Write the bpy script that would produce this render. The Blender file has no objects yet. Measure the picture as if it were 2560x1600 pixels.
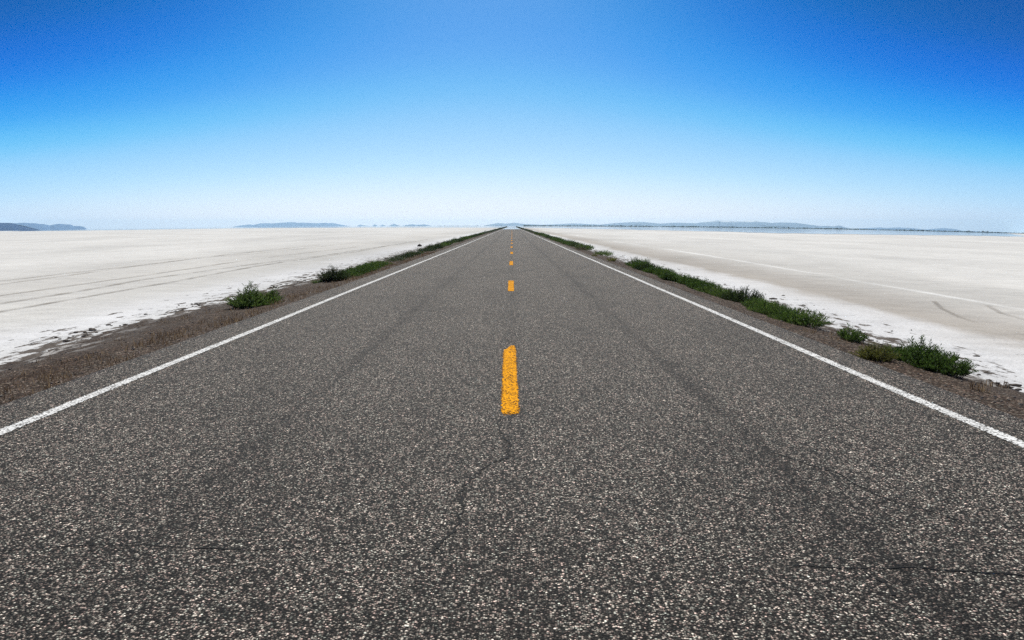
import bpy, bmesh, math, random
from mathutils import Vector, Matrix, noise

random.seed(7)
SC = bpy.context.scene
COL = SC.collection

# ------------------------------------------------------------------ helpers
def link(o, parent=None):
    COL.objects.link(o)
    if parent is not None:
        o.parent = parent
    return o

def mesh_obj(name, verts, faces, mat, parent=None, smooth=False, tint=None, uv=None):
    me = bpy.data.meshes.new(name)
    me.from_pydata(verts, [], faces)
    if tint is not None:
        a = me.attributes.new('tint', 'FLOAT', 'FACE')
        a.data.foreach_set('value', tint)
    if uv is not None:
        l = me.uv_layers.new(name='UVMap')
        for lp in me.loops:
            l.data[lp.index].uv = uv[lp.vertex_index]
    if smooth:
        me.polygons.foreach_set('use_smooth', [True] * len(me.polygons))
    me.update()
    if mat is not None:
        me.materials.append(mat)
    return link(bpy.data.objects.new(name, me), parent)

def tag(o, label=None, cat=None, group=None, kind=None):
    if label: o['label'] = label
    if cat: o['category'] = cat
    if group: o['group'] = group
    if kind: o['kind'] = kind
    return o

def empty(name, loc, rz=0.0):
    o = bpy.data.objects.new(name, None)
    o.empty_display_size = 0.2
    o.location = loc
    o.rotation_euler = (0, 0, rz)
    return link(o)

def interp(P, x):
    if x <= P[0][0]: return P[0][1]
    for (a, za), (b, zb) in zip(P, P[1:]):
        if x <= b:
            return za + (zb - za) * (x - a) / (b - a)
    return P[-1][1]

# ------------------------------------------------------------------ terrain
BANK = [(-7.9, -.50), (-7.2, -.38), (-6.6, -.30), (-5.6, -.17), (-4.8, -.09), (-4.2, -.04),
        (3.9, -.04), (4.4, -.08), (5.0, -.18), (5.5, -.30), (6.1, -.46)]
def salt_z(x, y):
    s = .0094 if x < 0 else .0148
    t = 1.0 if y <= 0 else min(1.0, abs(x) / (.638 * y))
    return -.30 - s * abs(x) * t
def ground_z(x, y):
    if -4.3 <= x <= 4.0: return 0.0
    b = interp(BANK, x) if -7.9 < x < 6.1 else -9e9
    return max(b, salt_z(x, y))

# ------------------------------------------------------------------ node helper
class NT:
    def __init__(self, name):
        self.m = bpy.data.materials.new(name)
        self.m.use_nodes = True
        self.t = self.m.node_tree
        self.t.nodes.clear()
        self.out = self.n('ShaderNodeOutputMaterial')
    def n(self, typ, **kw):
        nd = self.t.nodes.new(typ)
        for k, v in kw.items():
            if hasattr(nd, k) and k not in ('Scale', 'Detail'):
                setattr(nd, k, v)
            else:
                nd.inputs[k].default_value = v
        return nd
    def l(self, a, b):
        self.t.links.new(a, b)
    def val(self, x, sock):
        if isinstance(x, (int, float)): sock.default_value = x
        elif isinstance(x, tuple): sock.default_value = x
        else: self.l(x, sock)
    def math(self, op, a, b=0.0, c=0.0, clamp=False):
        nd = self.n('ShaderNodeMath', operation=op, use_clamp=clamp)
        for i, x in enumerate((a, b, c)):
            self.val(x, nd.inputs[i])
        return nd.outputs[0]
    def mix(self, f, a, b, blend='MIX'):
        nd = self.n('ShaderNodeMix', data_type='RGBA', blend_type=blend)
        self.val(f, nd.inputs[0]); 
        for x, i in ((a, 6), (b, 7)):
            if isinstance(x, tuple) and len(x) == 3: x = x + (1,)
            self.val(x, nd.inputs[i])
        return nd.outputs[2]
    def ramp(self, f, stops, interp='LINEAR'):
        nd = self.n('ShaderNodeValToRGB')
        cr = nd.color_ramp; cr.interpolation = interp
        while len(cr.elements) < len(stops): cr.elements.new(0.5)
        for e, (p, c) in zip(cr.elements, stops):
            e.position = p
            e.color = (c if isinstance(c, tuple) else (c, c, c)) + (1,)
        self.l(f, nd.inputs[0])
        return nd.outputs[0]
    def mapr(self, f, a, b, c=0.0, d=1.0, smooth=False):
        nd = self.n('ShaderNodeMapRange', interpolation_type='SMOOTHSTEP' if smooth else 'LINEAR')
        self.l(f, nd.inputs[0])
        for i, x in zip((1, 2, 3, 4), (a, b, c, d)): nd.inputs[i].default_value = x
        return nd.outputs[0]
    def coords(self):
        return self.n('ShaderNodeNewGeometry').outputs['Position']
    def scaled(self, v, s):
        nd = self.n('ShaderNodeVectorMath', operation='MULTIPLY')
        self.l(v, nd.inputs[0]); nd.inputs[1].default_value = s
        return nd.outputs[0]
    def noise(self, v, scale, detail=2.0, rough=.5):
        nd = self.n('ShaderNodeTexNoise')
        self.l(v, nd.inputs['Vector'])
        nd.inputs['Scale'].default_value = scale
        nd.inputs['Detail'].default_value = detail
        nd.inputs['Roughness'].default_value = rough
        return nd.outputs['Fac']
    def vor(self, v, scale):
        nd = self.n('ShaderNodeTexVoronoi')
        self.l(v, nd.inputs['Vector'])
        nd.inputs['Scale'].default_value = scale
        return nd
    def bsdf(self, col, rough=.8, spec=.3, normal=None):
        p = self.n('ShaderNodeBsdfPrincipled')
        self.val(col if not (isinstance(col, tuple) and len(col) == 3) else col + (1,), p.inputs['Base Color'])
        self.val(rough, p.inputs['Roughness'])
        p.inputs['Specular IOR Level'].default_value = spec
        if normal is not None: self.l(normal, p.inputs['Normal'])
        return p
    def bump(self, h, strength=.5, dist=.01):
        b = self.n('ShaderNodeBump')
        b.inputs['Strength'].default_value = strength
        b.inputs['Distance'].default_value = dist
        self.l(h, b.inputs['Height'])
        return b.outputs[0]
    def surf(self, s):
        self.l(s if not hasattr(s, 'outputs') else s.outputs[0], self.out.inputs['Surface'])
        return self.m

# ------------------------------------------------------------------ materials
def chip_stones(N, P, scale, gain):
    """colour of one layer of loose aggregate: every voronoi cell is one stone"""
    v = N.vor(P, scale)
    sep = N.n('ShaderNodeSeparateColor'); N.l(v.outputs['Color'], sep.inputs[0])
    lum = N.ramp(sep.outputs[0], [(0, .008 * gain), (.42, .018 * gain), (.60, .060 * gain), (.78, .18 * gain), (.92, .36 * gain), (1, .58 * gain)])
    hue = N.ramp(sep.outputs[1], [(0, (1.22, .95, .90)), (.35, (1.08, .99, .92)), (.65, (1.04, 1.0, .93)), (1, (.92, 1.03, .97))])
    col = N.mix(1.0, lum, hue, 'MULTIPLY')
    gap = N.mapr(v.outputs['Distance'], .34, .70, 1.0, .12)
    return N.mix(1.0, col, gap, 'MULTIPLY'), v.outputs['Distance']

def mat_asphalt():
    N = NT('chipseal_asphalt'); P = N.coords()
    col, d1 = chip_stones(N, P, 112, 1.26)
    n2 = N.noise(P, 34, 1.5)
    col = N.mix(1.0, col, N.ramp(n2, [(.30, .45), (.5, 1.0), (.70, 1.75)]), 'MULTIPLY')
    n5 = N.noise(N.scaled(P, (52, 11, 1)), 1.0, 1, .5)
    col = N.mix(1.0, col, N.ramp(n5, [(.30, .52), (.5, 1.0), (.70, 1.55)]), 'MULTIPLY')
    n3 = N.noise(N.scaled(P, (16, 3.2, 1)), 1.0, 3, .65)
    col = N.mix(1.0, col, N.ramp(n3, [(.28, .62), (.5, 1.0), (.72, 1.42)]), 'MULTIPLY')
    n4 = N.noise(N.scaled(P, (.8, .32, 1)), 1.0, 3, .6)
    col = N.mix(1.0, col, N.ramp(n4, [(.30, .78), (.5, .98), (.70, 1.10)]), 'MULTIPLY')
    # oil drip strips in the middle of each lane and along the centre joint
    sx = N.n('ShaderNodeSeparateXYZ'); N.l(P, sx.inputs[0]); X = sx.outputs[0]
    wob = N.noise(N.scaled(P, (.25, .08, 1)), 1.0, 2)
    Xw = N.math('ADD', X, N.math('MULTIPLY', N.math('SUBTRACT', wob, .5), .22))
    patch = N.mapr(N.noise(N.scaled(P, (5.0, .45, 1)), 1.0, 4, .7), .36, .62)
    dark = 0.0
    for x0, w, a in ((1.68, .08, .62), (1.66, .30, .20), (-1.76, .09, .46), (-1.74, .34, .18), (0.0, .10, .40)):
        q = N.math('DIVIDE', N.math('SUBTRACT', Xw, x0), w)
        g = N.math('EXPONENT', N.math('MULTIPLY', N.math('MULTIPLY', q, q), -1.0))
        dark = N.math('ADD', dark, N.math('MULTIPLY', g, a))
    dark = N.math('MULTIPLY', dark, N.math('ADD', N.math('MULTIPLY', patch, .9), .18), clamp=True)
    col = N.mix(dark, col, N.mix(1.0, col, (.36, .35, .35), 'MULTIPLY'))
    bmp = N.bump(N.math('SUBTRACT', .7, d1), .75, .007)
    return N.surf(N.bsdf(N.mix(1.0, col, (1.08, 1.0, .915), 'MULTIPLY'), .88, .16, bmp))

def mat_gravel():
    N = NT('verge_gravel'); P = N.coords()
    col, d1 = chip_stones(N, P, 52, .86)
    col = N.mix(.28, col, (.098, .068, .048))
    col = N.mix(1.0, col, (1.10, .98, .88), 'MULTIPLY')
    n2 = N.noise(P, 9, 3, .6)
    col = N.mix(1.0, col, N.ramp(n2, [(.30, .48), (.5, 1.0), (.72, 1.6)]), 'MULTIPLY')
    n3 = N.noise(N.scaled(P, (1.6, .5, 1)), 1.0, 3, .6)
    col = N.mix(N.mapr(n3, .42, .68), col, N.mix(1.0, col, (.72, .63, .55), 'MULTIPLY'))
    # salt dusted and damp soil at the toe of the bank
    sx = N.n('ShaderNodeSeparateXYZ'); N.l(P, sx.inputs[0]); X = sx.outputs[0]; Z = sx.outputs[2]
    toe = N.mapr(Z, -.12, -.30)
    n4 = N.noise(N.scaled(P, (3.2, 1.2, 3)), 1.0, 4, .65)
    soil = N.ramp(N.noise(P, 21, 3, .7), [(.3, (.028, .023, .020)), (.55, (.075, .060, .050)), (.75, (.19, .17, .155))])
    col = N.mix(N.math('MULTIPLY', toe, N.mapr(n4, .36, .52)), col, soil)
    crust = N.math('MULTIPLY', N.mapr(Z, -.24, -.40), N.mapr(n4, .52, .60))
    col = N.mix(crust, col, (.55, .53, .51))
    hb = N.math('ADD', N.math('MULTIPLY', N.math('SUBTRACT', .7, d1), .5), N.math('MULTIPLY', n2, 1.6))
    return N.surf(N.bsdf(col, .95, .08, N.bump(hb, .8, .022)))

def mat_salt():
    N = NT('salt_crust'); P = N.coords()
    sx = N.n('ShaderNodeSeparateXYZ'); N.l(P, sx.inputs[0]); X, Y = sx.outputs[0], sx.outputs[1]
    w1 = N.noise(N.scaled(P, (.18, .05, 1)), 1.0, 4, .6)
    w2 = N.noise(N.scaled(P, (1.3, .4, 1)), 1.0, 4, .65)
    Xw = N.math('ADD', X, N.math('ADD', N.math('MULTIPLY', N.math('SUBTRACT', w1, .5), 2.2),
                                 N.math('MULTIPLY', N.math('SUBTRACT', w2, .5), 1.5)))
    r = N.ramp(N.mapr(Xw, 5, 25), [(0, (.56, .56, .57)), (.085, (.63, .63, .64)), (.135, (.58, .57, .565)), (.17, (.40, .37, .335)),
                                   (.25, (.44, .415, .385)), (.34, (.53, .515, .49)), (.7, (.60, .59, .57)), (1, (.61, .60, .58))])
    l = N.ramp(N.mapr(Xw, -5, -25), [(0, (.46, .455, .45)), (.10, (.54, .54, .54)), (.16, (.61, .61, .62)), (.21, (.57, .565, .56)), (.27, (.52, .51, .49)),
                                     (.5, (.545, .53, .505)), (1, (.60, .59, .57))])
    col = N.mix(N.math('GREATER_THAN', X, 0.0), l, r)
    # thin white ridge of salt along the right hand side
    q = N.math('DIVIDE', N.math('SUBTRACT', N.math('ADD', X, N.math('MULTIPLY', N.math('SUBTRACT', w1, .5), 1.6)), 12.2), .16)
    g = N.math('EXPONENT', N.math('MULTIPLY', N.math('MULTIPLY', q, q), -1.0))
    g = N.math('MULTIPLY', g, N.mapr(N.noise(N.scaled(P, (.6, .12, 1)), 1.0, 3), .42, .58))
    col = N.mix(N.math('MULTIPLY', g, .75), col, (.80, .80, .79))
    # fine mottling and wind streaks
    m1 = N.noise(N.scaled(P, (.10, .035, 1)), 1.0, 5, .62)
    col = N.mix(1.0, col, N.ramp(m1, [(.28, .84), (.5, 1.0), (.72, 1.12)]), 'MULTIPLY')
    m2 = N.noise(N.scaled(P, (.9, 1.6, 1)), 1.0, 5, .7)
    col = N.mix(1.0, col, N.ramp(m2, [(.26, .82), (.5, 1.0), (.74, 1.10)]), 'MULTIPLY')
    m3 = N.noise(P, 22, 3, .7)
    col = N.mix(1.0, col, N.ramp(m3, [(.25, .62), (.46, 1.0), (.75, 1.10)]), 'MULTIPLY')
    m5 = N.noise(N.scaled(P, (.02, .012, 1)), 1.0, 5, .6)
    col = N.mix(1.0, col, N.ramp(m5, [(.3, .88), (.5, 1.0), (.7, 1.06)]), 'MULTIPLY')
    # scattered dark specks far out on the flat
    s1 = N.noise(N.scaled(P, (.30, .45, 1)), 1.0, 5, .75)
    col = N.mix(N.math('MULTIPLY', N.mapr(s1, .70, .76), .6), col, (.20, .17, .14))
    # mud showing through beside the bank
    aX = N.math('ABSOLUTE', N.math('SUBTRACT', X, -.8))
    near = N.mapr(aX, 9.0, 5.9)
    m4 = N.noise(N.scaled(P, (4.2, 1.3, 1)), 1.0, 5, .7)
    thr = N.math('SUBTRACT', .72, N.math('MULTIPLY', near, N.math('ADD', .280, N.math('MULTIPLY', N.math('GREATER_THAN', X, 0.0), .05))))
    mud = N.mapr(N.math('SUBTRACT', m4, thr), 0.0, .05)
    mudc = N.ramp(N.noise(P, 17, 3, .7), [(.3, (.040, .032, .027)), (.7, (.16, .135, .115))])
    col = N.mix(N.math('MULTIPLY', mud, N.mapr(near, .02, .25)), col, mudc)
    h = N.math('ADD', N.math('MULTIPLY', m3, .7), N.math('ADD', m2, N.math('MULTIPLY', mud, -.6)))
    return N.surf(N.bsdf(col, .95, .08, N.bump(h, .55, .03)))

def mat_paint(name, col, edge_noise, wear, dirt):
    """road paint worn through on the tops of the stones, ragged along both edges; UV x runs -1..1 across, y in metres"""
    N = NT(name); P = N.coords()
    uv = N.n('ShaderNodeUVMap'); sx = N.n('ShaderNodeSeparateXYZ'); N.l(uv.outputs[0], sx.inputs[0])
    v = N.vor(P, 80); sep = N.n('ShaderNodeSeparateColor'); N.l(v.outputs['Color'], sep.inputs[0])
    c = N.mix(1.0, col, N.ramp(sep.outputs[0], [(0, .62), (.3, .92), (1, 1.08)]), 'MULTIPLY')
    big = N.noise(P, 5, 3, .6)
    c = N.mix(1.0, c, N.ramp(big, [(.3, .88), (.7, 1.06)]), 'MULTIPLY')
    n = N.noise(P, 42, 2, .6)
    worn = N.math('ADD', sep.outputs[1], N.math('MULTIPLY', N.math('SUBTRACT', N.noise(P, 7, 3), .5), .6))
    hole = N.math('GREATER_THAN', worn, wear)
    c = N.mix(hole, c, dirt)
    au = N.math('ABSOLUTE', sx.outputs[0])
    keep = N.math('LESS_THAN', N.math('ADD', au, N.math('MULTIPLY', N.math('SUBTRACT', n, .5), edge_noise)), .86)
    keep = N.math('MULTIPLY', keep, N.math('GREATER_THAN', N.math('ADD', sx.outputs[1], N.math('MULTIPLY', N.math('SUBTRACT', n, .5), .5)), .07))
    b = N.bsdf(c, .9, .03, N.bump(N.math('SUBTRACT', .7, v.outputs['Distance']), .5, .005))
    tr = N.n('ShaderNodeBsdfTransparent'); mx = N.n('ShaderNodeMixShader')
    N.l(keep, mx.inputs[0]); N.l(tr.outputs[0], mx.inputs[1]); N.l(b.outputs[0], mx.inputs[2])
    return N.surf(mx)

def mat_stain(name, col, amount, sx_, sy_, soft=.9):
    """thin mark lying on the ground that breaks up towards its edges"""
    N = NT(name); P = N.coords()
    uv = N.n('ShaderNodeUVMap'); s = N.n('ShaderNodeSeparateXYZ'); N.l(uv.outputs[0], s.inputs[0])
    au = N.math('ABSOLUTE', s.outputs[0])
    n = N.noise(N.scaled(P, (sx_, sy_, 1)), 1.0, 4, .65)
    f = N.math('MULTIPLY', N.mapr(au, 1.0, 1.0 - soft, 0, 1, True), N.mapr(n, .34, .62))
    f = N.math('MULTIPLY', f, amount, clamp=True)
    b = N.bsdf(col, .9, .2)
    tr = N.n('ShaderNodeBsdfTransparent'); mx = N.n('ShaderNodeMixShader')
    N.l(f, mx.inputs[0]); N.l(tr.outputs[0], mx.inputs[1]); N.l(b.outputs[0], mx.inputs[2])
    return N.surf(mx)

def mat_leaf(name, stops, trans=.38):
    N = NT(name)
    a = N.n('ShaderNodeAttribute', attribute_name='tint')
    oi = N.n('ShaderNodeObjectInfo')
    f = N.math('ADD', a.outputs['Fac'], N.math('MULTIPLY', N.math('SUBTRACT', oi.outputs['Random'], .5), .3), clamp=True)
    c = N.ramp(f, stops)
    b = N.bsdf(c, .65, .2)
    t = N.n('ShaderNodeBsdfTranslucent'); N.l(c, t.inputs[0])
    mx = N.n('ShaderNodeMixShader'); mx.inputs[0].default_value = trans
    N.l(b.outputs[0], mx.inputs[1]); N.l(t.outputs[0], mx.inputs[2])
    return N.surf(mx)

def mat_plain(name, c1, c2, scale, rough=.85):
    N = NT(name); P = N.coords()
    n = N.noise(P, scale, 4, .65)
    return N.surf(N.bsdf(N.ramp(n, [(.3, c1), (.7, c2)]), rough, .2, N.bump(n, .4, .01)))

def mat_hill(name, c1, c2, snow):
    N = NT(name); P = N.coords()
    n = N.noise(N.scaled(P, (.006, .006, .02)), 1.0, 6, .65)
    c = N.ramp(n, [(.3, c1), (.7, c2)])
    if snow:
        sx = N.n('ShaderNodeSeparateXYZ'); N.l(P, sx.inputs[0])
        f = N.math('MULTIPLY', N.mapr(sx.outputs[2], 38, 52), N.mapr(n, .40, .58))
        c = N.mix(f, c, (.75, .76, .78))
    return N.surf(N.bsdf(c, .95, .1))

def mat_mirage():  # mirror-like surface standing in for the mirage
    N = NT('shimmering_mirage'); P = N.coords()
    b = N.bsdf((.02, .03, .04), .04, .5)
    b.inputs['IOR'].default_value = 1.33
    return N.surf(b)

M = dict(
    asphalt=mat_asphalt(), gravel=mat_gravel(), salt=mat_salt(), mirage=mat_mirage(),
    white=mat_paint('white_road_paint', (.80, .80, .79), 1.2, .73, (.10, .095, .09)),
    yellow=mat_paint('yellow_road_paint', (.90, .385, .006), .9, .69, (.12, .05, .012)),
    tar=mat_stain('crack_tar', (.006, .006, .006), 3.0, 30, 30, .8),  # dark tar of the sealed cracks
    track=mat_stain('wheel_rut', (.20, .175, .145), .60, 1.8, .9),
    faint=mat_stain('faint_wheel_rut', (.23, .20, .165), .42, 1.2, .35),
    streak=mat_stain('dark_mud_streak', (.05, .042, .035), .9, .25, .8, .6),
    green=mat_leaf('green_leaves', [(0, (.026, .052, .012)), (.35, (.060, .110, .022)), (.7, (.110, .175, .036)), (1, (.20, .245, .07))]),
    dark=mat_leaf('dark_leaves', [(0, (.014, .026, .009)), (.4, (.032, .054, .017)), (.8, (.062, .085, .028)), (1, (.11, .115, .045))]),
    olive=mat_leaf('olive_leaves', [(0, (.05, .058, .012)), (.4, (.125, .135, .024)), (.8, (.23, .225, .046)), (1, (.36, .34, .10))]),
    pale=mat_leaf('pale_leaves', [(0, (.030, .030, .016)), (.5, (.085, .080, .042)), (1, (.17, .155, .085))]),
    straw=mat_leaf('dry_straw', [(0, (.095, .062, .036)), (.5, (.20, .138, .085)), (1, (.36, .27, .17))], .35),
    stem=mat_plain('woody_stem', (.045, .032, .020), (.11, .080, .052), 40),
    mud=mat_plain('dried_mud', (.030, .024, .020), (.11, .090, .075), 14),
    stone=mat_plain('loose_stone', (.05, .043, .038), (.24, .215, .195), 30),
    hill=mat_hill('haze_tinted_rock', (.050, .135, .290), (.075, .165, .330), False),  # blue of distant haze painted into the rock colour
    hilldark=mat_hill('dark_haze_tinted_rock', (.003, .045, .150), (.006, .060, .180), False),  # dark headland tone, haze blue mixed into its base colour
    hillsnow=mat_hill('snowy_haze_tinted_rock', (.075, .135, .240), (.110, .165, .265), True),  # real snow on top; the rock below carries painted haze blue
    wood=mat_plain('weathered_wood', (.05, .042, .035), (.11, .095, .08), 6),
)

# ------------------------------------------------------------------ grids
def steps(a, b, first, grow):
    out = [a]; s = first
    while out[-1] < b:
        out.append(out[-1] + s); s *= grow
    out[-1] = b
    return out

def grid(name, xs, ys, zf, mat, parent=None, smooth=True):
    v = [(x, y, zf(x, y)) for y in ys for x in xs]
    n = len(xs)
    f = [(j * n + i, j * n + i + 1, (j + 1) * n + i + 1, (j + 1) * n + i)
         for j in range(len(ys) - 1) for i in range(n - 1)]
    return mesh_obj(name, v, f, mat, parent, smooth)

# salt flat: the whole ground, one sheet to the horizon
xs_pos = steps(5.0, 11000, .5, 1.09)
xs = [-x for x in reversed(xs_pos)] + [0.0] + xs_pos
ys = [-1400, -700, -300, -120, -50, -20] + steps(-8, 11800, 1.2, 1.028)
def salt_surface(x, y):
    z = salt_z(x, y)
    if abs(x) < 60 and y < 160:
        z += .020 * noise.noise(Vector((x * .7, y * .5, 3.1))) + .012 * noise.noise(Vector((x * 2.1, y * 1.4, 9.0)))
    if -5.2 < x < 5.2: z -= .25
    return z
flat = grid('salt_flat', xs, ys, salt_surface, M['salt'])
tag(flat, 'wide flat pan of pale salt on both sides of the road', 'salt flat', kind='structure')

# gravel bank that carries the road
bx = [-7.9, -7.6, -7.3, -7.05, -6.8, -6.55, -6.3, -6.05, -5.8, -5.55, -5.3, -5.05, -4.8, -4.6, -4.4, -4.2, -3.0, 0.0, 3.0, 3.8,
      4.0, 4.2, 4.4, 4.6, 4.8, 5.0, 5.2, 5.4, 5.6, 5.8, 6.1]
by = [-20, -8, -3] + steps(0, 950, .18, 1.0085)
def bank_surface(x, y):
    z = interp(BANK, x)
    if -4.3 < x < 3.95: return z
    edge = min(1.0, max(0.0, (abs(x + .15) - 4.05) / 1.4))
    amp = .020 + .075 * edge
    z += amp * (.55 * noise.noise(Vector((x * .9, y * .45, 0.3))) + .35 * noise.noise(Vector((x * 2.6, y * 1.7, 5.2))) + .22 * noise.noise(Vector((x * 6, y * 4.5, 1.7))))
    return z
bank = grid('gravel_verge', bx, by, bank_surface, M['gravel'])
tag(bank, 'low bank of brown gravel that carries the road over the salt', 'road verge', kind='structure')

# road
rx = [-4.32, -4.30, -4.1, -3.4, -1.7, 0, 1.7, 3.2, 3.82, 3.98, 4.0]
def road_edge(x, y):
    return -.06 if x in (-4.32, 4.0) else 0.0
road = grid('road', rx, [-20, -5] + steps(0, 940, 2.0, 1.03), road_edge, M['asphalt'])
tag(road, 'straight two lane grey chip seal road running to the horizon', 'road', kind='structure')

def ribbon(name, pts, width, mat, parent, zf, lift=.004, seg=None):
    """flat strip along a line of points on the ground; UV x is -1..1 across"""
    P = [Vector((p[0], p[1])) for p in pts]
    W = width if isinstance(width, (list, tuple)) else [width] * len(P)
    if seg:
        Q, V = [], []
        for i in range(len(P) - 1):
            d = (P[i + 1] - P[i]).length; n = max(1, int(d / seg))
            for k in range(n):
                t = k / n
                Q.append(P[i].lerp(P[i + 1], t)); V.append(W[i] + (W[i + 1] - W[i]) * t)
        Q.append(P[-1]); V.append(W[-1]); P, W = Q, V
    verts, uv, faces, acc = [], [], [], 0.0
    for i, p in enumerate(P):
        a = P[max(0, i - 1)]; b = P[min(len(P) - 1, i + 1)]
        t = (b - a).normalized(); nrm = Vector((t.y, -t.x)) * W[i] * .5
        if i: acc += (p - P[i - 1]).length
        for k, u in ((-1, -1.0), (0, 0.0), (1, 1.0)):
            q = p + nrm * k
            verts.append((q.x, q.y, zf(q.x, q.y) + lift)); uv.append((u, acc))
    for i in range(len(P) - 1):
        for k in (0, 1):
            a = i * 3 + k
            faces.append((a, a + 1, a + 4, a + 3))
    return mesh_obj(name, verts, faces, mat, parent, uv=uv)

zero = lambda x, y: 0.0
for x0, w, lab in ((-3.73, .125, 'white edge line on the left of the road'), (3.52, .125, 'white edge line on the right of the road')):
    e = ribbon('edge_line', [(x0, -6)] + [(x0 + .022 * noise.noise(Vector((y * .21, x0, 0))) * (1 if y < 80 else 0), y) for y in steps(0, 930, .8, 1.02)], w, M['white'], road, zero)
    tag(e, lab)
for k in range(28):
    y0 = 6.24 + 12.19 * k - (.06 if k else 0)
    ln = 3.62
    if k == 0:
        pts = [(-.012, y0), (-.015, y0 + .3), (-.022, y0 + 1.4), (-.026, y0 + 2.9), (-.024, y0 + 3.40), (-.008, y0 + 3.46), (.008, y0 + 3.74)]
        w = [.155, .165, .166, .172, .168, .125, .060]
    else:
        j = random.uniform(-.012, .012)
        pts = [(-.02 + j, y0), (-.02 + j, y0 + ln)]; w = [.165, .165]
    d = ribbon('centre_dash', pts, w, M['yellow'], road, zero, seg=.4)
    if k == 0: d['label'] = 'nearest yellow dash with one tapered worn end'

def jag(pts, step, amp):
    out = []
    for a, b in zip(pts, pts[1:]):
        a = Vector(a); b = Vector(b); n = max(1, int((b - a).length / step))
        for k in range(n):
            p = a.lerp(b, k / n)
            out.append((p.x + random.uniform(-amp, amp), p.y + random.uniform(-amp, amp)))
    out.append(pts[-1])
    return out
cr1 = jag([(-.10, 6.15), (-.09, 5.75), (-.01, 5.4), (-.04, 5.09), (-.16, 4.91), (-.29, 4.5), (-.26, 4.15), (-.29, 3.79), (-.35, 3.60)], .045, .019)
cr2 = jag([(1.25, 3.42), (1.38, 3.40), (1.53, 3.38), (1.74, 3.40), (1.95, 3.36), (2.21, 3.31), (2.7, 3.27)], .06, .008)
cr3 = jag([(1.54, 3.37), (1.55, 3.31), (1.58, 3.24), (1.56, 3.12)], .05, .008)
cr4 = jag([(-.16, 4.91), (-.30, 4.98), (-.44, 4.90)], .05, .010)
cr5 = jag([(2.30, 3.95), (2.05, 4.30), (1.98, 4.75), (1.72, 5.2)], .07, .014)
cr6 = jag([(-2.6, 3.55), (-1.9, 3.66), (-1.2, 3.58), (-.7, 3.68)], .07, .012)
for pts, w in ((cr1, .021), (cr2, .018), (cr3, .022), (cr4, .011), (cr5, .013), (cr6, .010)):
    ribbon('crack', pts, [w * random.uniform(.5, 1.3) for _ in pts], M['tar'], road, zero, .003)
for x0, x1, y in ((-2.6, -1.5, 11.3), (1.5, 2.6, 9.6), (-3.0, -1.2, 17.0), (1.4, 2.3, 13.2)):
    pts = jag([(x0, y), ((x0 + x1) / 2, y + .12), (x1, y - .04)], .1, .02)
    ribbon('crack', pts, [.012 * random.uniform(.5, 1.3) for _ in pts], M['tar'], road, zero, .003)

# wheel ruts and mud streaks on the salt: marks that belong to the flat
sz = lambda x, y: salt_surface(x, y) if abs(x) > 5.2 else salt_z(x, y)
def rut(pts, w, mat, name='tyre_track', lift=.014):
    P = []
    for a, b in zip(pts, pts[1:]):
        n = max(1, int(math.dist(a, b) / 1.5))
        for k in range(n):
            t = k / n
            x = a[0] + (b[0] - a[0]) * t; y = a[1] + (b[1] - a[1]) * t
            P.append((x + .10 * noise.noise(Vector((y * .12, a[0], 0))), y))
    P.append(pts[-1])
    return ribbon(name, P, w, mat, flat, lambda x, y: sz(x, y), lift)
rut([(-12.6, 2), (-12.62, 19.7), (-12.6, 23.4), (-12.9, 27.6), (-12.5, 39.2), (-11.7, 49), (-11.3, 75)], .42, M['track'])
rut([(-11.45, 2), (-11.43, 17.8), (-11.37, 21.7), (-11.33, 25.6), (-11.6, 34.2), (-11.64, 42.5), (-10.9, 56.2), (-11.2, 69.9), (-11.2, 110)], .38, M['track'])
rut([(-18.4, 18), (-18.28, 28.6), (-18.06, 38.2), (-18.7, 55), (-18.8, 79)], .40, M['faint'])
rut([(-17.0, 14), (-17.07, 26.7), (-17.15, 29.1), (-18.45, 47), (-17.3, 54.5), (-17.0, 90)], .42, M['faint'])
rut([(-20.8, 41.2), (-18.64, 48.3), (-18.6, 60)], .4, M['faint'])
rut([(-14.2, 20), (-14.0, 30), (-14.4, 44), (-13.4, 70)], .4, M['faint'])
rut([(10.9, 20.6), (10.0, 18.6), (9.4, 16.8), (9.19, 15.5), (9.13, 14.25), (9.0, 12.4), (9.1, 8)], .20, M['faint'])
rut([(11.7, 19.7), (11.0, 17.9), (10.64, 16.65), (10.24, 15.0), (10.1, 12)], .22, M['faint'])
for (xa, ya), (xb, yb), w in (((-92, 282), (-63, 274), 4.5), ((-50, 247), (-39, 241), 4.0), ((-64, 201), (-36, 194), 1.6), ((30, 262), (62, 270), 2.2), ((14, 180), (40, 186), .9),
                              ((-120, 330), (-60, 345), 3.0), ((-45, 150), (-25, 146), .7), ((20, 330), (48, 338), 4)):
    rut([(xa, ya), ((xa + xb) / 2, (ya + yb) / 2 + 1.2), (xb, yb)], [w * .6] * 1 and w, M['streak'], 'mud_streak', .03)

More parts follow.
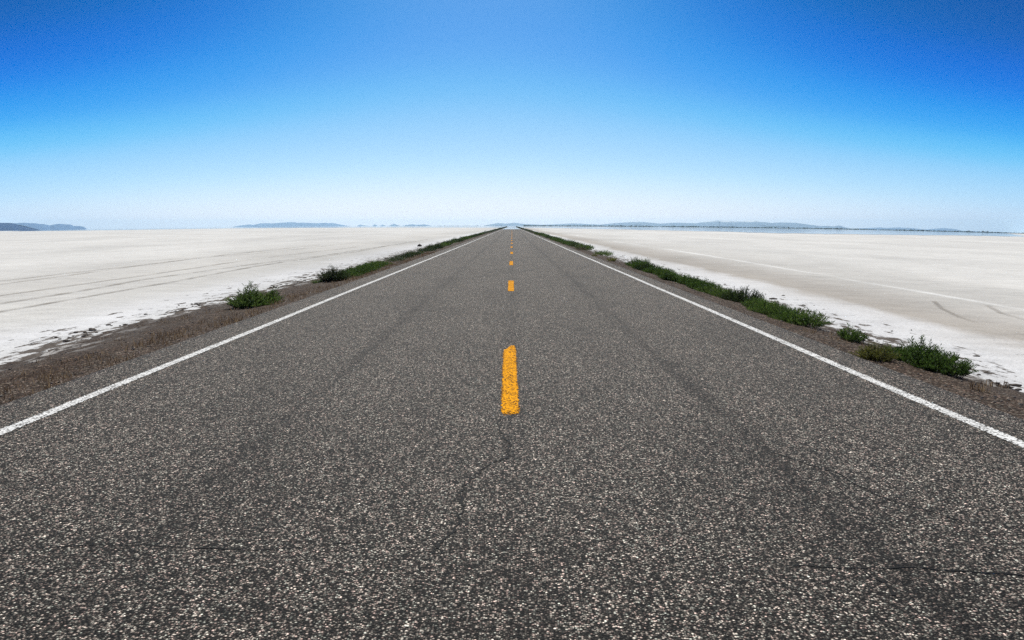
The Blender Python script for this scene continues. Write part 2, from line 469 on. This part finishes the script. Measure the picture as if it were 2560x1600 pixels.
# ------------------------------------------------------------------ far mirage, imitated by added glossy sheets that reflect the sky
WB = [(-.90, 1300), (-.638, 1240), (-.485, 930), (-.32, 1040), (-.19, 930), (-.09, 770), (-.03, 700), (.03, 620), (.07, 540), (.16, 373), (.317, 262), (.476, 297), (.635, 404), (.90, 520)]
wv, wf, cols = [], [], 320
for i in range(cols + 1):
    a = -.90 + 1.80 * i / cols
    r0 = interp(WB, a) * (1 + .10 * noise.noise(Vector((a * 14, 1.3, 0))) + .07 * noise.noise(Vector((a * 60, 4.1, 0))) + random.uniform(-.02, .02))
    for y in (r0, r0 * 1.6, r0 * 3, 4000, 11700):
        x = a * y
        wv.append((x, y, salt_z(x, y) + .05))
for i in range(cols):
    for j in range(4):
        wf.append((i * 5 + j, (i + 1) * 5 + j, (i + 1) * 5 + j + 1, i * 5 + j + 1))
mirage_far = mesh_obj('mirage', wv, wf, M['mirage'])
tag(mirage_far, 'pale shimmering mirage lying along the horizon', 'mirage', kind='structure')
rv, rf = [], []
for i in range(41):
    x = -4.25 + 8.15 * i / 40
    y0 = 338 + 16 * noise.noise(Vector((x * .8, 2.2, 0))) + random.uniform(-3, 3)
    rv += [(x, y0, .012), (x, 935, .012)]
for i in range(40):
    rf.append((2 * i, 2 * i + 2, 2 * i + 3, 2 * i + 1))
film = mesh_obj('mirage_on_road', rv, rf, M['mirage'])  # mirage on the road, made as an added reflecting sheet
tag(film, 'bright mirage across the far end of the road', 'mirage', kind='structure')

# ------------------------------------------------------------------ hills
F = 2007.0; PITCH = math.atan(236 / F)
def height_at(slope_x, slope_z, y):
    """world x and z of a skyline point seen from eye height 1.5 m, at distance y"""
    return slope_x * y, 1.5 + slope_z * y
def sky_slope(u, v):
    cx = (u - 1280) / F; cy = (v - 800) / F
    fy = math.cos(PITCH) - cy * math.sin(PITCH); fz = -math.sin(PITCH) - cy * math.cos(PITCH)
    return cx / fy, fz / fy
def hill(prof, dist, mat, label, depth=900):
    pts = []
    for (a, za), (b, zb) in zip(prof, prof[1:]):
        n = max(1, int((b - a) / 4))
        for k in range(n):
            t = k / n
            pts.append((a + (b - a) * t, za + (zb - za) * t))
    pts.append(prof[-1])
    rows = [(-1.0, 0.0), (-.72, .22), (-.45, .50), (-.2, .80), (0, 1.0), (.3, .7), (.7, .3), (1.1, 0.0)]
    v, f = [], []
    for i, (u, w) in enumerate(pts):
        sx_, sz_ = sky_slope(u, w)
        x, z = height_at(sx_, sz_, dist)
        base = salt_z(x, dist) - 2
        hgt = max(1.0, z - base)
        taper = min(1.0, hgt / 40)
        for k, (dy, hh) in enumerate(rows):
            jit = noise.noise(Vector((x * .004, k * 1.7, dist * .01)))
            yy = dist + dy * depth * (.35 + .65 * taper) + (0 if k == 4 else jit * depth * .25)
            xx = x * yy / dist
            hz = base + hgt * hh * (1 if k == 4 else 1 + .30 * jit)
            if k != 4: hz = min(hz, base + hgt * .97)
            v.append((xx, yy, hz - (1.5 if hh == 0 else 0)))
    n = len(rows)
    for i in range(len(pts) - 1):
        for k in range(n - 1):
            f.append((i * n + k, (i + 1) * n + k, (i + 1) * n + k + 1, i * n + k + 1))
    o = mesh_obj('hills', v, f, mat, smooth=False)
    return tag(o, label, 'hills', kind='structure')
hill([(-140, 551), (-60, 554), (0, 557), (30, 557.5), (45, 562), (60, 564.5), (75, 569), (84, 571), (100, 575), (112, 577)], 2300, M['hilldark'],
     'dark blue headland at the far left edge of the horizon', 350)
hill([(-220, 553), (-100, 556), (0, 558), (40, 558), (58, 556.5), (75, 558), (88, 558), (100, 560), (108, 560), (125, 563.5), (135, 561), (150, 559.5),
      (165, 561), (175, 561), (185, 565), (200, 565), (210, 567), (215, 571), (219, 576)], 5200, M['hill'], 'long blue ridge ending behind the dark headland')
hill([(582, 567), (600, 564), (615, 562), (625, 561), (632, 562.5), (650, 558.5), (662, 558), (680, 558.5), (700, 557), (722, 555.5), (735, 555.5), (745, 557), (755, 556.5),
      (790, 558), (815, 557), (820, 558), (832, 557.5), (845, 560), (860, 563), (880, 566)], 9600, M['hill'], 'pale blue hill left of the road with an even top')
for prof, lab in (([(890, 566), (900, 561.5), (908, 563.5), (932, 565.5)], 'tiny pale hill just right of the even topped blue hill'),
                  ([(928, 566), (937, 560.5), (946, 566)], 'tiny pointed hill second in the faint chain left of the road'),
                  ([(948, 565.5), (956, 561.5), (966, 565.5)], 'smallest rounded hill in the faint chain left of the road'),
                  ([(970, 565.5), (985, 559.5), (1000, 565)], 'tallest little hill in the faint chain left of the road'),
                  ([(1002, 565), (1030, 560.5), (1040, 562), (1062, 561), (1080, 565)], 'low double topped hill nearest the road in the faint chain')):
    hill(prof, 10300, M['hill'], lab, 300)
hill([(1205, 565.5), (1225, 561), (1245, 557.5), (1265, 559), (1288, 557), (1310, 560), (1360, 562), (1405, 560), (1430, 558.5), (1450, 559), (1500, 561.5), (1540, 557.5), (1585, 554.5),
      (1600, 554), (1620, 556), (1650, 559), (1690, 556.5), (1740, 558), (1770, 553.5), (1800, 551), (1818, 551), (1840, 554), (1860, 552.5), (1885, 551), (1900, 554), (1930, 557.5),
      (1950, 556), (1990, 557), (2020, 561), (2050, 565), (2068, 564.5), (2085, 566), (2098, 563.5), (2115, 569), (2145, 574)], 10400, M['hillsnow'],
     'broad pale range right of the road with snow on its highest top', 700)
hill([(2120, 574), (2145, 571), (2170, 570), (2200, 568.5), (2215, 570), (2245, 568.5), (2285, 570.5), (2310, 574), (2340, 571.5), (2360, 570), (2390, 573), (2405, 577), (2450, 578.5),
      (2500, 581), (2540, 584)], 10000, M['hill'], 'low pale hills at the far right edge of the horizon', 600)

# ------------------------------------------------------------------ shrubs
def shrub_geo(seed, lx, ly, h, n_stem, n_leaf, leaf, lean=.55, upright=.5, lobes=None):
    """stems that fan out of an oval patch of ground and carry narrow leaves; returns leaf and stem geometry"""
    R = random.Random(seed)
    lv, lf, lt, sv, sf = [], [], [], [], []
    for s in range(n_stem):
        r = math.sqrt(R.random()); a = R.random() * 2 * math.pi
        ux, uy = r * math.cos(a), r * math.sin(a)
        bx_, by_ = ux * lx * .5 * .80, uy * ly * .5 * .86
        prof = (1 - .55 * r * r) * R.uniform(.62, 1.08)
        if lobes:
            g = 0.0
            for (px_, py_, rad, hh) in lobes:
                d = math.hypot((ux - px_), (uy - py_)) / rad
                g = max(g, hh * math.exp(-d * d))
            prof *= .30 + .80 * g
        else:
            prof *= .80 + .45 * noise.noise(Vector((ux * 2.2 + seed, uy * 2.2, 0)))
        H = max(.06 * h, h * prof)
        dx = ux * lx * .30 * lean + R.uniform(-.12, .12) * h
        dy = uy * ly * .18 * lean + R.uniform(-.12, .12) * h
        base = Vector((bx_, by_, 0)); top = base + Vector((dx, dy, H)); mid = base.lerp(top, .5) + Vector((dx * -.12, dy * -.12, H * .06))
        w = .0045 * (h / .4)
        k0 = len(sv)
        for p, ww in ((base, w), (mid, w * .7), (top, w * .25)):
            sv += [(p.x - ww, p.y, p.z), (p.x + ww * .5, p.y - ww, p.z), (p.x + ww * .5, p.y + ww, p.z)]
        for q in (0, 3):
            for e in range(3):
                a0 = k0 + q + e; b0 = k0 + q + (e + 1) % 3
                sf.append((a0, b0, b0 + 3, a0 + 3))
        shade = R.random()
        for i in range(n_leaf):
            t = (i + R.random()) / n_leaf
            t = .12 + .9 * t
            p = base.lerp(mid, t * 2) if t < .5 else mid.lerp(top, (t - .5) * 2)
            az = R.random() * 2 * math.pi
            d = Vector((math.cos(az), math.sin(az), R.uniform(-.1, .6) + upright)).normalized()
            L = leaf * R.uniform(.6, 1.25)
            side = d.cross(Vector((R.uniform(-1, 1), R.uniform(-1, 1), R.uniform(-1, 1)))).normalized() * L * R.uniform(.07, .13)
            b = len(lv)
            m = p + d * L * .5
            lv += [tuple(p), tuple(m + side), tuple(p + d * L), tuple(m - side)]
            lf.append((b, b + 1, b + 2, b + 3))
            lt.append(min(1, max(0, .22 + .42 * shade + R.uniform(-.2, .3) * .8)))
    return lv, lf, lt, sv, sf

def near_shrub(geo, loc, rz, mat, label, group=None):
    lv, lf, lt, sv, sf = geo
    o = empty('shrub', loc, rz)
    mesh_obj('foliage', lv, lf, mat, o, tint=lt)
    mesh_obj('stems', sv, sf, M['stem'], o)
    return tag(o, label, 'shrub', group)

GR, GL = 'shrubs along the right verge', 'shrubs along the left verge'
def at(x, y, dz=-.02): return (x, y, bank_surface(x, y) + dz if -7.9 < x < 6.1 else ground_z(x, y) + dz)
near_shrub(shrub_geo(11, .64, 1.55, .335, 480, 22, .046, .5, .9), at(4.93, 9.46), .05, M['green'],
           'big dark feathery shrub nearest the camera on the right verge', GR)
near_shrub(shrub_geo(12, .36, .42, .27, 240, 22, .026, 1.3, .2), at(4.30, 9.38), 0, M['olive'],
           'rounded yellow olive shrub in front of the big feathery one', GR)
near_shrub(shrub_geo(13, .30, .55, .24, 110, 16, .045, .9, .9), at(4.90, 11.45), 0, M['green'],
           'thin bright green tuft between the olive shrub and the long strip', GR)
near_shrub(shrub_geo(14, .46, .50, .34, 130, 12, .050, 1.0, .6), at(4.62, 23.6), 0, M['green'],
           'small round shrub standing out roadward from the right strip', GR)
near_shrub(shrub_geo(15, .95, 1.9, .50, 260, 11, .075, .7, .9), at(5.22, 33.0), .0, M['green'],
           'thick green shrub standing alone beyond the far end of the right strip', GR)
near_shrub(shrub_geo(16, .36, .46, .25, 70, 10, .050, .9, .7), at(4.40, 35.6), 0, M['olive'],
           'little olive shrub close to the right white line', GR)
near_shrub(shrub_geo(17, .28, .34, .16, 50, 9, .045, .9, .7), at(4.33, 42.2), 0, M['olive'],
           'tiniest olive tuft close to the right white line', GR)
near_shrub(shrub_geo(21, .86, 1.50, .52, 400, 20, .066, .7, .55, [(-.15, -.1, .42, 1.0), (.55, .45, .40, .82), (-.65, -.6, .4, .55), (.2, -.5, .4, .6)]), at(-5.38, 16.7), -.08, M['green'],
           'peaked bright green shrub standing alone nearest on the left verge', GL)
near_shrub(shrub_geo(22, .80, .88, .52, 380, 20, .050, .75, .5), at(-5.28, 23.8), 0, M['dark'],
           'round dark shrub at the near end of the left strip', GL)
near_shrub(shrub_geo(23, .36, .40, .20, 60, 10, .050, .9, .5), at(-5.72, 23.7), 0, M['green'],
           'low tuft at the left foot of the round dark shrub', GL)

# copied shrubs: a few forms, each a foliage mesh with its stems
protos = []
for s, (lx, ly, h, ns, nl, lf_, m) in enumerate(((.80, 1.45, .36, 260, 17, .060, 'green'), (.75, 1.30, .32, 250, 17, .055, 'green'), (.85, 1.55, .34, 270, 17, .060, 'green'),
                                                (.78, 1.35, .38, 250, 17, .055, 'dark'))):
    g = shrub_geo(40 + s, lx, ly, h, ns, nl, lf_, .75, .9)
    protos.append((g, m))
made = {}
def strip_shrub(k, loc, rz, sc, label, group):
    g, m = protos[k]
    o = empty('shrub', loc, rz); o.scale = sc
    if k not in made:
        made[k] = (mesh_obj('foliage', g[0], g[1], M[m], o, tint=g[2]), mesh_obj('stems', g[3], g[4], M['stem'], o))
    else:
        for src in made[k]:
            c = src.copy(); c.parent = o; COL.objects.link(c)
    return tag(o, label, 'shrub', group)
ORD = ['first', 'second', 'third', 'fourth', 'fifth', 'sixth', 'seventh', 'eighth', 'ninth', 'tenth', 'eleventh', 'twelfth', 'thirteenth', 'fourteenth', 'fifteenth', 'sixteenth']
R = random.Random(5)
yy = 13.95
for i, (dy, k, hs) in enumerate(((0, 0, .95), (1.15, 2, 1.0), (1.15, 1, .9), (1.2, 3, 1.05), (1.35, 0, .9), (1.25, 2, .85), (1.25, 1, 1.05), (1.3, 0, 1.1), (1.35, 2, 1.05), (1.5, 1, 1.0),
                                 (1.4, 0, 1.1), (1.45, 2, 1.0), (1.6, 3, 1.15), (1.3, 0, 1.15))):
    yy += dy
    strip_shrub(k, at(5.04 + R.uniform(-.08, .08) - (.05 if i < 2 else 0), yy), R.choice((0, math.pi)) + R.uniform(-.15, .15), (R.uniform(.75, 1.0), R.uniform(.78, 1.0), hs * R.uniform(.85, 1.0)),
                ORD[i] + ' feathery green shrub from the near end of the long right strip', GR)
for i, (x, y, k, s) in enumerate(((-5.25, 25.6, 1, .85), (-5.28, 27.1, 0, .9), (-5.33, 28.7, 2, .95), (-5.38, 30.4, 1, .95), (-5.45, 32.2, 0, .95), (-5.5, 33.6, 2, .8))):
    strip_shrub(k, at(x, y), R.uniform(-.2, .2), (1.05, 1.05, s), ORD[i] + ' low green shrub behind the round dark shrub on the left verge', GL)

# far verge shrubs: one simple mesh each, individuals out to 150 m
far_forms = []
for s, (lx, ly, h, ns, nl, lf_) in enumerate(((1.0, 1.9, .50, 110, 9, .11), (1.1, 2.1, .44, 110, 9, .11), (.9, 1.6, .58, 110, 9, .11), (1.0, 1.3, .62, 100, 10, .10), (1.2, 2.4, .46, 120, 9, .12))):
    g = shrub_geo(80 + s, lx, ly, h, ns, nl, lf_, .7, .7)
    far_forms.append(g)
far_mesh = {}
def far_shrub(k, mat, loc, rz, sc, label, group):
    key = (k, mat)
    if key not in far_mesh:
        g = far_forms[k]
        o = mesh_obj('shrub', g[0], g[1], M[mat], tint=g[2]); far_mesh[key] = o
    else:
        o = far_mesh[key].copy(); COL.objects.link(o)
    o.location = loc; o.rotation_euler = (0, 0, rz); o.scale = sc
    return tag(o, label, 'shrub', group)
far_shrub(1, 'green', at(5.42, 47.6), 0, (.95, 1.25, .95), 'lone low clump beyond the thick green shrub on the right verge', GR)
far_shrub(3, 'pale', at(4.52, 53.0), 0, (.75, .9, .55), 'pale grey brown shrub at the near end of the far right row', GR)
far_shrub(3, 'dark', at(4.85, 62), 0, (.9, 1.2, .85), 'dark humped shrub behind the pale grey brown one', GR)
LF = 'shrubs of the far left row'; RF = 'shrubs of the far right row'
y = 55.0
while y < 165:
    x = 5.15 + R.uniform(-.35, .30); s = R.uniform(.75, 1.15)
    far_shrub(R.choice((0, 1, 2, 4)), R.choice(('green', 'green', 'dark')), at(x, y), R.choice((0, math.pi)) + R.uniform(-.2, .2), (s, 1.15, R.uniform(.75, 1.15)),
              'one of the small dark shrubs merging in the far right row', RF)
    if R.random() < .25:
        far_shrub(3, R.choice(('green', 'dark', 'olive')), at(4.5 + R.uniform(-.1, .25), y + 1), 0, (R.uniform(.5, .8),) * 3,
                  'one of the small dark shrubs merging in the far right row', RF)
    y += R.uniform(1.5, 2.3)
y = 38.0
while y < 165:
    x = -5.55 + R.uniform(-.30, .30) - .4 * min(1, (y - 38) / 60); s = R.uniform(.75, 1.15)
    gap = 48.5 < y < 50.5
    if not gap:
        far_shrub(R.choice((0, 1, 2, 4)), R.choice(('green', 'dark', 'dark')), at(x, y), R.choice((0, math.pi)) + R.uniform(-.2, .2), (s * .9, .95, R.uniform(.62, 1.0) * (1.0 if y > 55 else .8)),
                  'one of the small dark shrubs merging in the far left row', LF)
    y += R.uniform(1.5, 2.3)
# the rest of the rows, beyond the point where single plants can be told apart
for sgn, x0 in ((1, 5.1), (-1, -5.9)):
    v, f, t = [], [], []
    y = 165.0
    while y < 930:
        g = far_forms[R.randrange(5)]; b = len(v); s = R.uniform(.9, 1.3); dx = R.uniform(-.4, .4); hz = R.uniform(.8, 1.2) * (1 + (y - 165) / 900)
        z0 = interp(BANK, x0 + dx)
        for (q, fc, tt) in zip(range(0, len(g[0]), 12), g[1][::3], g[2][::3]):
            for (px_, py_, pz_) in g[0][q:q + 4]:
                v.append((x0 + dx + px_ * s, y + py_ * s * 1.6, z0 + pz_ * hz * 1.05))
            n = len(v); f.append((n - 4, n - 3, n - 2, n - 1)); t.append(tt)
        y += 2.6
    o = mesh_obj('shrubbery', v, f, M['dark'], tint=t)
    tag(o, 'unbroken dark shrub row vanishing towards the horizon on the %s of the road' % ('right' if sgn > 0 else 'left'), 'shrubbery', kind='stuff')

# ------------------------------------------------------------------ dry grass on the verge
def grass(name, spots, label, hmin, hmax):
    v, f, t = [], [], []
    for (x, y, n, rad, sc) in spots:
        for _ in range(n):
            a = R.random() * 2 * math.pi; r = rad * math.sqrt(R.random())
            px_, py_ = x + r * math.cos(a), y + r * math.sin(a) * 1.6
            z0 = bank_surface(px_, py_) - .005
            H = R.uniform(hmin, hmax) * sc; w = .0035 * (1 + y / 25)
            lx, ly = R.uniform(-.55, .55) * H, R.uniform(-.55, .55) * H
            az = R.random() * math.pi; cx_, cy_ = math.cos(az) * w, math.sin(az) * w
            b = len(v)
            v += [(px_ - cx_, py_ - cy_, z0), (px_ + cx_, py_ + cy_, z0), (px_ + lx * .45 + cx_ * .7, py_ + ly * .45 + cy_ * .7, z0 + H * .6),
                  (px_ + lx * .45 - cx_ * .7, py_ + ly * .45 - cy_ * .7, z0 + H * .6), (px_ + lx, py_ + ly, z0 + H)]
            f += [(b, b + 1, b + 2, b + 3), (b + 3, b + 2, b + 4)]
            tt = R.random(); t += [tt, tt]
    o = mesh_obj(name, v, f, M['straw'], tint=t)
    return tag(o, label, 'grass', kind='stuff')
spots = []
y = 5.0
while y < 48:
    for _ in range(3):
        d = .5 + .7 * noise.noise(Vector((y * .35, 7.7, 0)))
        if R.random() < .35 + d:
            spots.append((-4.78 + R.gauss(0, .26), y + R.uniform(-.2, .2), R.randint(5, 14), R.uniform(.06, .22), R.uniform(.45, 1.0)))
    if R.random() < .22: spots.append((R.uniform(-6.4, -5.0), y, R.randint(6, 14), .12, .7))
    y += .16 + y * .006
grass('dry_grass', spots, 'sparse rusty dry grass along the left verge beside the white line', .05, .14)
spots = [(4.62, 7.8, 34, .07, 1.0), (5.35, 8.75, 40, .12, .8), (4.9, 7.2, 30, .14, 1.0), (5.3, 7.0, 26, .15, .8), (4.5, 12.0, 20, .12, .8), (4.75, 11.3, 30, .22, .8), (4.9, 12.4, 24, .2, .8), (5.0, 6.3, 24, .2, .8)]
grass('dry_grass', spots, 'few rusty dry tufts on the gravel at the right verge', .05, .13)

# ------------------------------------------------------------------ clods and loose stones
def lumps(name, spots, mat, label, cat):
    v, f = [], []
    bm = bmesh.new(); bmesh.ops.create_icosphere(bm, subdivisions=1, radius=1.0)
    ico_v = [p.co.copy() for p in bm.verts]; ico_f = [[q.index for q in fc.verts] for fc in bm.faces]; bm.free()
    for (x, y, z, r, fl) in spots:
        b = len(v); k = R.uniform(0, 50); ra = R.uniform(.8, 1.6)
        for p in ico_v:
            s = r * (1 + .35 * noise.noise(p * 1.6 + Vector((k, 0, 0))))
            v.append((x + p.x * s * ra, y + p.y * s, z + p.z * s * fl))
        f += [[b + i for i in fc] for fc in ico_f]
    o = mesh_obj(name, v, f, mat)
    return tag(o, label, cat, kind='stuff')
spots = []
for side in (-1, 1):
    y = 5.0
    while y < 110:
        n = 6 if side > 0 else 5
        for _ in range(n):
            e = (-7.35 if y < 20 else -6.95) if side < 0 else 5.75
            x = e + side * abs(R.gauss(0, .50 if side > 0 else .30)) - side * .15
            if noise.noise(Vector((x * .9, y * .35, side * 4))) > -.12:
                r = R.uniform(.012, .045) * (1.7 if R.random() < .10 else 1)
                spots.append((x, y + R.uniform(-.3, .3), max(ground_z(x, y), bank_surface(x, y) if -7.9 < x < 6.1 else -9) + .004, r, .45))
        y += .35 + y * .012
spots.append((-8.1, 70.6, -.28, .22, .8))
lumps('dirt_clods', spots, M['mud'], 'dark dried mud clods strewn where the verge meets the salt', 'dirt')
spots = []
for _ in range(2600):
    y = 4 + 34 * R.random() ** 1.7
    x = R.uniform(3.95, 5.6) if R.random() < .5 else -R.uniform(4.2, 7.0)
    spots.append((x, y, bank_surface(x, y) + .003, R.uniform(.005, .014) * (2.0 if R.random() < .05 else 1), .7))
lumps('gravel', spots, M['stone'], 'loose grey brown gravel chips scattered on both verges', 'gravel')

# ------------------------------------------------------------------ far shore: low scrub line, single trees, a pole
def blob_line(name, a0, a1, dist, hmin, hmax, step, label, dens=1.0):
    v, f, t = [], [], []
    a = a0
    while a < a1:
        if R.random() < dens:
            d = dist * R.uniform(.98, 1.02); x = a * d
            z0 = salt_z(x, d); H = R.uniform(hmin, hmax) * (1 + .5 * noise.noise(Vector((a * 25, 0, 3)))); W = step * dist * R.uniform(.8, 1.5)
            for _ in range(10):
                px_, py_, pz_ = x + R.uniform(-W, W), d + R.uniform(-3, 3), z0 + H * R.random() ** 1.3
                s = H * R.uniform(.3, .55); b = len(v)
                az = R.uniform(0, math.pi); c_, s_ = math.cos(az), math.sin(az)
                for (q, w_) in ((-1, -.6), (1, -.6), (.7, .5), (-.6, .6)):
                    v.append((px_ + q * s * c_ * 1.6, py_ + q * s * s_, max(z0, pz_ + w_ * s)))
                f.append((b, b + 1, b + 2, b + 3)); t.append(R.random() * .5)
        a += step
    o = mesh_obj(name, v, f, M['dark'], tint=t)
    return tag(o, label, 'scrub', kind='stuff')
blob_line('undergrowth', .014, .74, 2600, 1.6, 3.2, .0012, 'thin dark scrub line along the far shore right of the road')
blob_line('undergrowth', -.142, -.012, 3400, .9, 2.0, .0016, 'thin broken scrub line on the horizon left of the road', .7)

def tree(u, dist, h, w, label, group='trees on the far shore'):
    x = u * dist; z0 = salt_z(x, dist)
    o = empty('tree', (x, dist, z0))
    v, f = [], []
    for k, (zz, r) in enumerate(((0, .16), (h * .3, .11), (h * .6, .05))):
        for e in range(6):
            v.append((r * math.cos(e * 1.047), r * math.sin(e * 1.047), zz))
    for k in range(2):
        for e in range(6):
            f.append((k * 6 + e, k * 6 + (e + 1) % 6, k * 6 + 6 + (e + 1) % 6, k * 6 + 6 + e))
    mesh_obj('trunk', v, f, M['stem'], o)
    v, f, t = [], [], []
    for _ in range(260):
        p = Vector((R.gauss(0, 1), R.gauss(0, 1), R.gauss(0, 1))).normalized() * R.random() ** .4
        p = Vector((p.x * w * .5, p.y * w * .5, h * .58 + p.z * h * .42))
        p.x += w * .12 * noise.noise(p * .8); s = h * R.uniform(.05, .10); b = len(v)
        d1 = Vector((R.uniform(-1, 1), R.uniform(-1, 1), R.uniform(-1, 1))).normalized() * s
        d2 = d1.cross(Vector((R.uniform(-1, 1), R.uniform(-1, 1), R.uniform(-1, 1)))).normalized() * s
        v += [tuple(p - d1), tuple(p + d2), tuple(p + d1), tuple(p - d2)]
        f.append((b, b + 1, b + 2, b + 3)); t.append(R.random() * .6)
    mesh_obj('crown', v, f, M['dark'], o, tint=t)
    return tag(o, label, 'tree', group)
def uslope(px): return sky_slope(px, 575)[0]
for px, h, w, lab in ((1971, 5.5, 4, 'lone dark tree on the far shore right of the pole'), (2066, 3.6, 6, 'low wide tree left of the joined pair on the far shore'),
                      (2092, 5.0, 6, 'left tree of the joined pair on the far shore'), (2103, 4.6, 8, 'right tree of the joined pair on the far shore'),
                      (2308, 4.4, 6, 'small tree alone midway along the right end of the far shore'), (2422, 5.4, 8, 'wide tree left of the last pair on the far shore'),
                      (2458, 5.6, 7, 'left tree of the last pair at the right end of the far shore'), (2469, 5.2, 7, 'right tree of the last pair at the right end of the far shore')):
    tree(uslope(px), 2560, h, w, lab)
# utility pole
px0 = uslope(1798) * 2300
pole = empty('utility_pole', (px0, 2300, salt_z(px0, 2300)))
def tube(name, p0, p1, r0, r1, mat, parent):
    p0, p1 = Vector(p0), Vector(p1); d = (p1 - p0).normalized()
    u = d.orthogonal().normalized(); w = d.cross(u)
    v = [tuple(p + (u * math.cos(e * .785) + w * math.sin(e * .785)) * r) for p, r in ((p0, r0), (p1, r1)) for e in range(8)]
    f = [(e, (e + 1) % 8, 8 + (e + 1) % 8, 8 + e) for e in range(8)] + [tuple(range(8, 16)), tuple(reversed(range(8)))]
    return mesh_obj(name, v, f, mat, parent)
tube('post', (0, 0, 0), (0, 0, 17), .35, .25, M['wood'], pole)
tube('crossarm', (-1.8, -.3, 15.6), (1.8, -.3, 15.6), .14, .14, M['wood'], pole)
tag(pole, 'single thin utility pole on the far shore right of the road', 'utility pole')

# ------------------------------------------------------------------ air
hv = [(x, y, z) for z in (-170, 78) for y in (-1600, 12200) for x in (-11300, 11300)]
hf = [(0, 2, 3, 1), (4, 5, 7, 6), (0, 1, 5, 4), (2, 6, 7, 3), (0, 4, 6, 2), (1, 3, 7, 5)]
N = NT('pale_air')
vp = N.n('ShaderNodeVolumePrincipled')
vp.inputs['Color'].default_value = (.60, .83, 1.0, 1)
vp.inputs['Density'].default_value = 7.0e-5
vp.inputs['Anisotropy'].default_value = .48
N.l(vp.outputs[0], N.out.inputs['Volume'])
hz = mesh_obj('haze', hv, hf, N.m)
tag(hz, 'pale blue haze over the whole salt pan', 'haze', kind='stuff')

# ------------------------------------------------------------------ light
SUN_EL, SUN_AZ = math.radians(46), math.radians(-2)   # azimuth measured clockwise from +Y
w = bpy.data.worlds.new('World'); SC.world = w; w.use_nodes = True
nt = w.node_tree; nt.nodes.clear()
out = nt.nodes.new('ShaderNodeOutputWorld'); bg = nt.nodes.new('ShaderNodeBackground')
sky = nt.nodes.new('ShaderNodeTexSky'); sky.sky_type = 'NISHITA'; sky.sun_disc = False
sky.sun_elevation = SUN_EL; sky.sun_rotation = SUN_AZ
sky.altitude = 0; sky.air_density = .3; sky.dust_density = .8; sky.ozone_density = 1.0
tc = nt.nodes.new('ShaderNodeTexCoord'); sp = nt.nodes.new('ShaderNodeSeparateXYZ'); mxn = nt.nodes.new('ShaderNodeMath'); cb = nt.nodes.new('ShaderNodeCombineXYZ')
mxn.operation = 'MAXIMUM'; mxn.inputs[1].default_value = .004
nt.links.new(tc.outputs['Generated'], sp.inputs[0]); nt.links.new(sp.outputs[2], mxn.inputs[0])
nt.links.new(sp.outputs[0], cb.inputs[0]); nt.links.new(sp.outputs[1], cb.inputs[1]); nt.links.new(mxn.outputs[0], cb.inputs[2])
nt.links.new(cb.outputs[0], sky.inputs[0])
# contrast of the photograph's film: one tone curve per colour channel of the sky
ss = nt.nodes.new('ShaderNodeSeparateColor'); sc_ = nt.nodes.new('ShaderNodeCombineColor')
nt.links.new(sky.outputs[0], ss.inputs[0])
CURVES = ([(0, 0), (.24, 0), (.32, .016), (.39, .115), (.47, .30), (.58, .48), (.70, .67), (.84, .83), (1, .93)],
          [(0, 0), (.29, .10), (.42, .35), (.50, .555), (.62, .71), (.76, .85), (.88, .92), (1, .96)],
          [(0, 0), (.44, .40), (.54, .73), (.62, .89), (.74, .97), (.88, 1.0), (1, 1)])
for i, pts in enumerate(CURVES):
    a_ = nt.nodes.new('ShaderNodeMath'); a_.operation = 'MULTIPLY'; a_.inputs[1].default_value = .1
    fc = nt.nodes.new('ShaderNodeFloatCurve'); cv = fc.mapping.curves[0]
    while len(cv.points) < len(pts): cv.points.new(.5, .5)
    for p_, xy in zip(cv.points, pts): p_.location = xy; p_.handle_type = 'AUTO_CLAMPED'
    fc.mapping.update()
    b_ = nt.nodes.new('ShaderNodeMath'); b_.operation = 'MULTIPLY'; b_.inputs[1].default_value = 9.0
    nt.links.new(ss.outputs[i], a_.inputs[0]); nt.links.new(a_.outputs[0], fc.inputs['Value'])
    nt.links.new(fc.outputs[0], b_.inputs[0]); nt.links.new(b_.outputs[0], sc_.inputs[i])
nt.links.new(sc_.outputs[0], bg.inputs[0])
bg.inputs[1].default_value = .1
nt.links.new(bg.outputs[0], out.inputs[0])
sd = bpy.data.lights.new('sun', 'SUN'); sd.energy = 4.9; sd.angle = math.radians(.53); sd.color = (1.0, .970, .875)
so = link(bpy.data.objects.new('sun', sd))
S = Vector((math.sin(SUN_AZ) * math.cos(SUN_EL), math.cos(SUN_AZ) * math.cos(SUN_EL), math.sin(SUN_EL)))
so.rotation_euler = S.to_track_quat('Z', 'Y').to_euler(); so.location = (0, -10, 30)

# ------------------------------------------------------------------ camera
cd = bpy.data.cameras.new('camera'); cam = link(bpy.data.objects.new('camera', cd))
cd.sensor_width = 36; cd.lens = 36 * F / 2560; cd.clip_start = .05; cd.clip_end = 40000
cam.location = (0, 0, 1.5); cam.rotation_euler = (math.pi / 2 - PITCH, 0, 0)
SC.camera = cam

vs = SC.view_settings
SC.display_settings.display_device = 'sRGB'
vs.view_transform = 'Standard'; vs.look = 'None'; vs.exposure = 0.15; vs.gamma = 1.0; vs.use_curve_mapping = False
cy = SC.cycles
cy.use_denoising = False
cy.max_bounces = 6; cy.diffuse_bounces = 3; cy.glossy_bounces = 3; cy.transparent_max_bounces = 12; cy.volume_bounces = 2
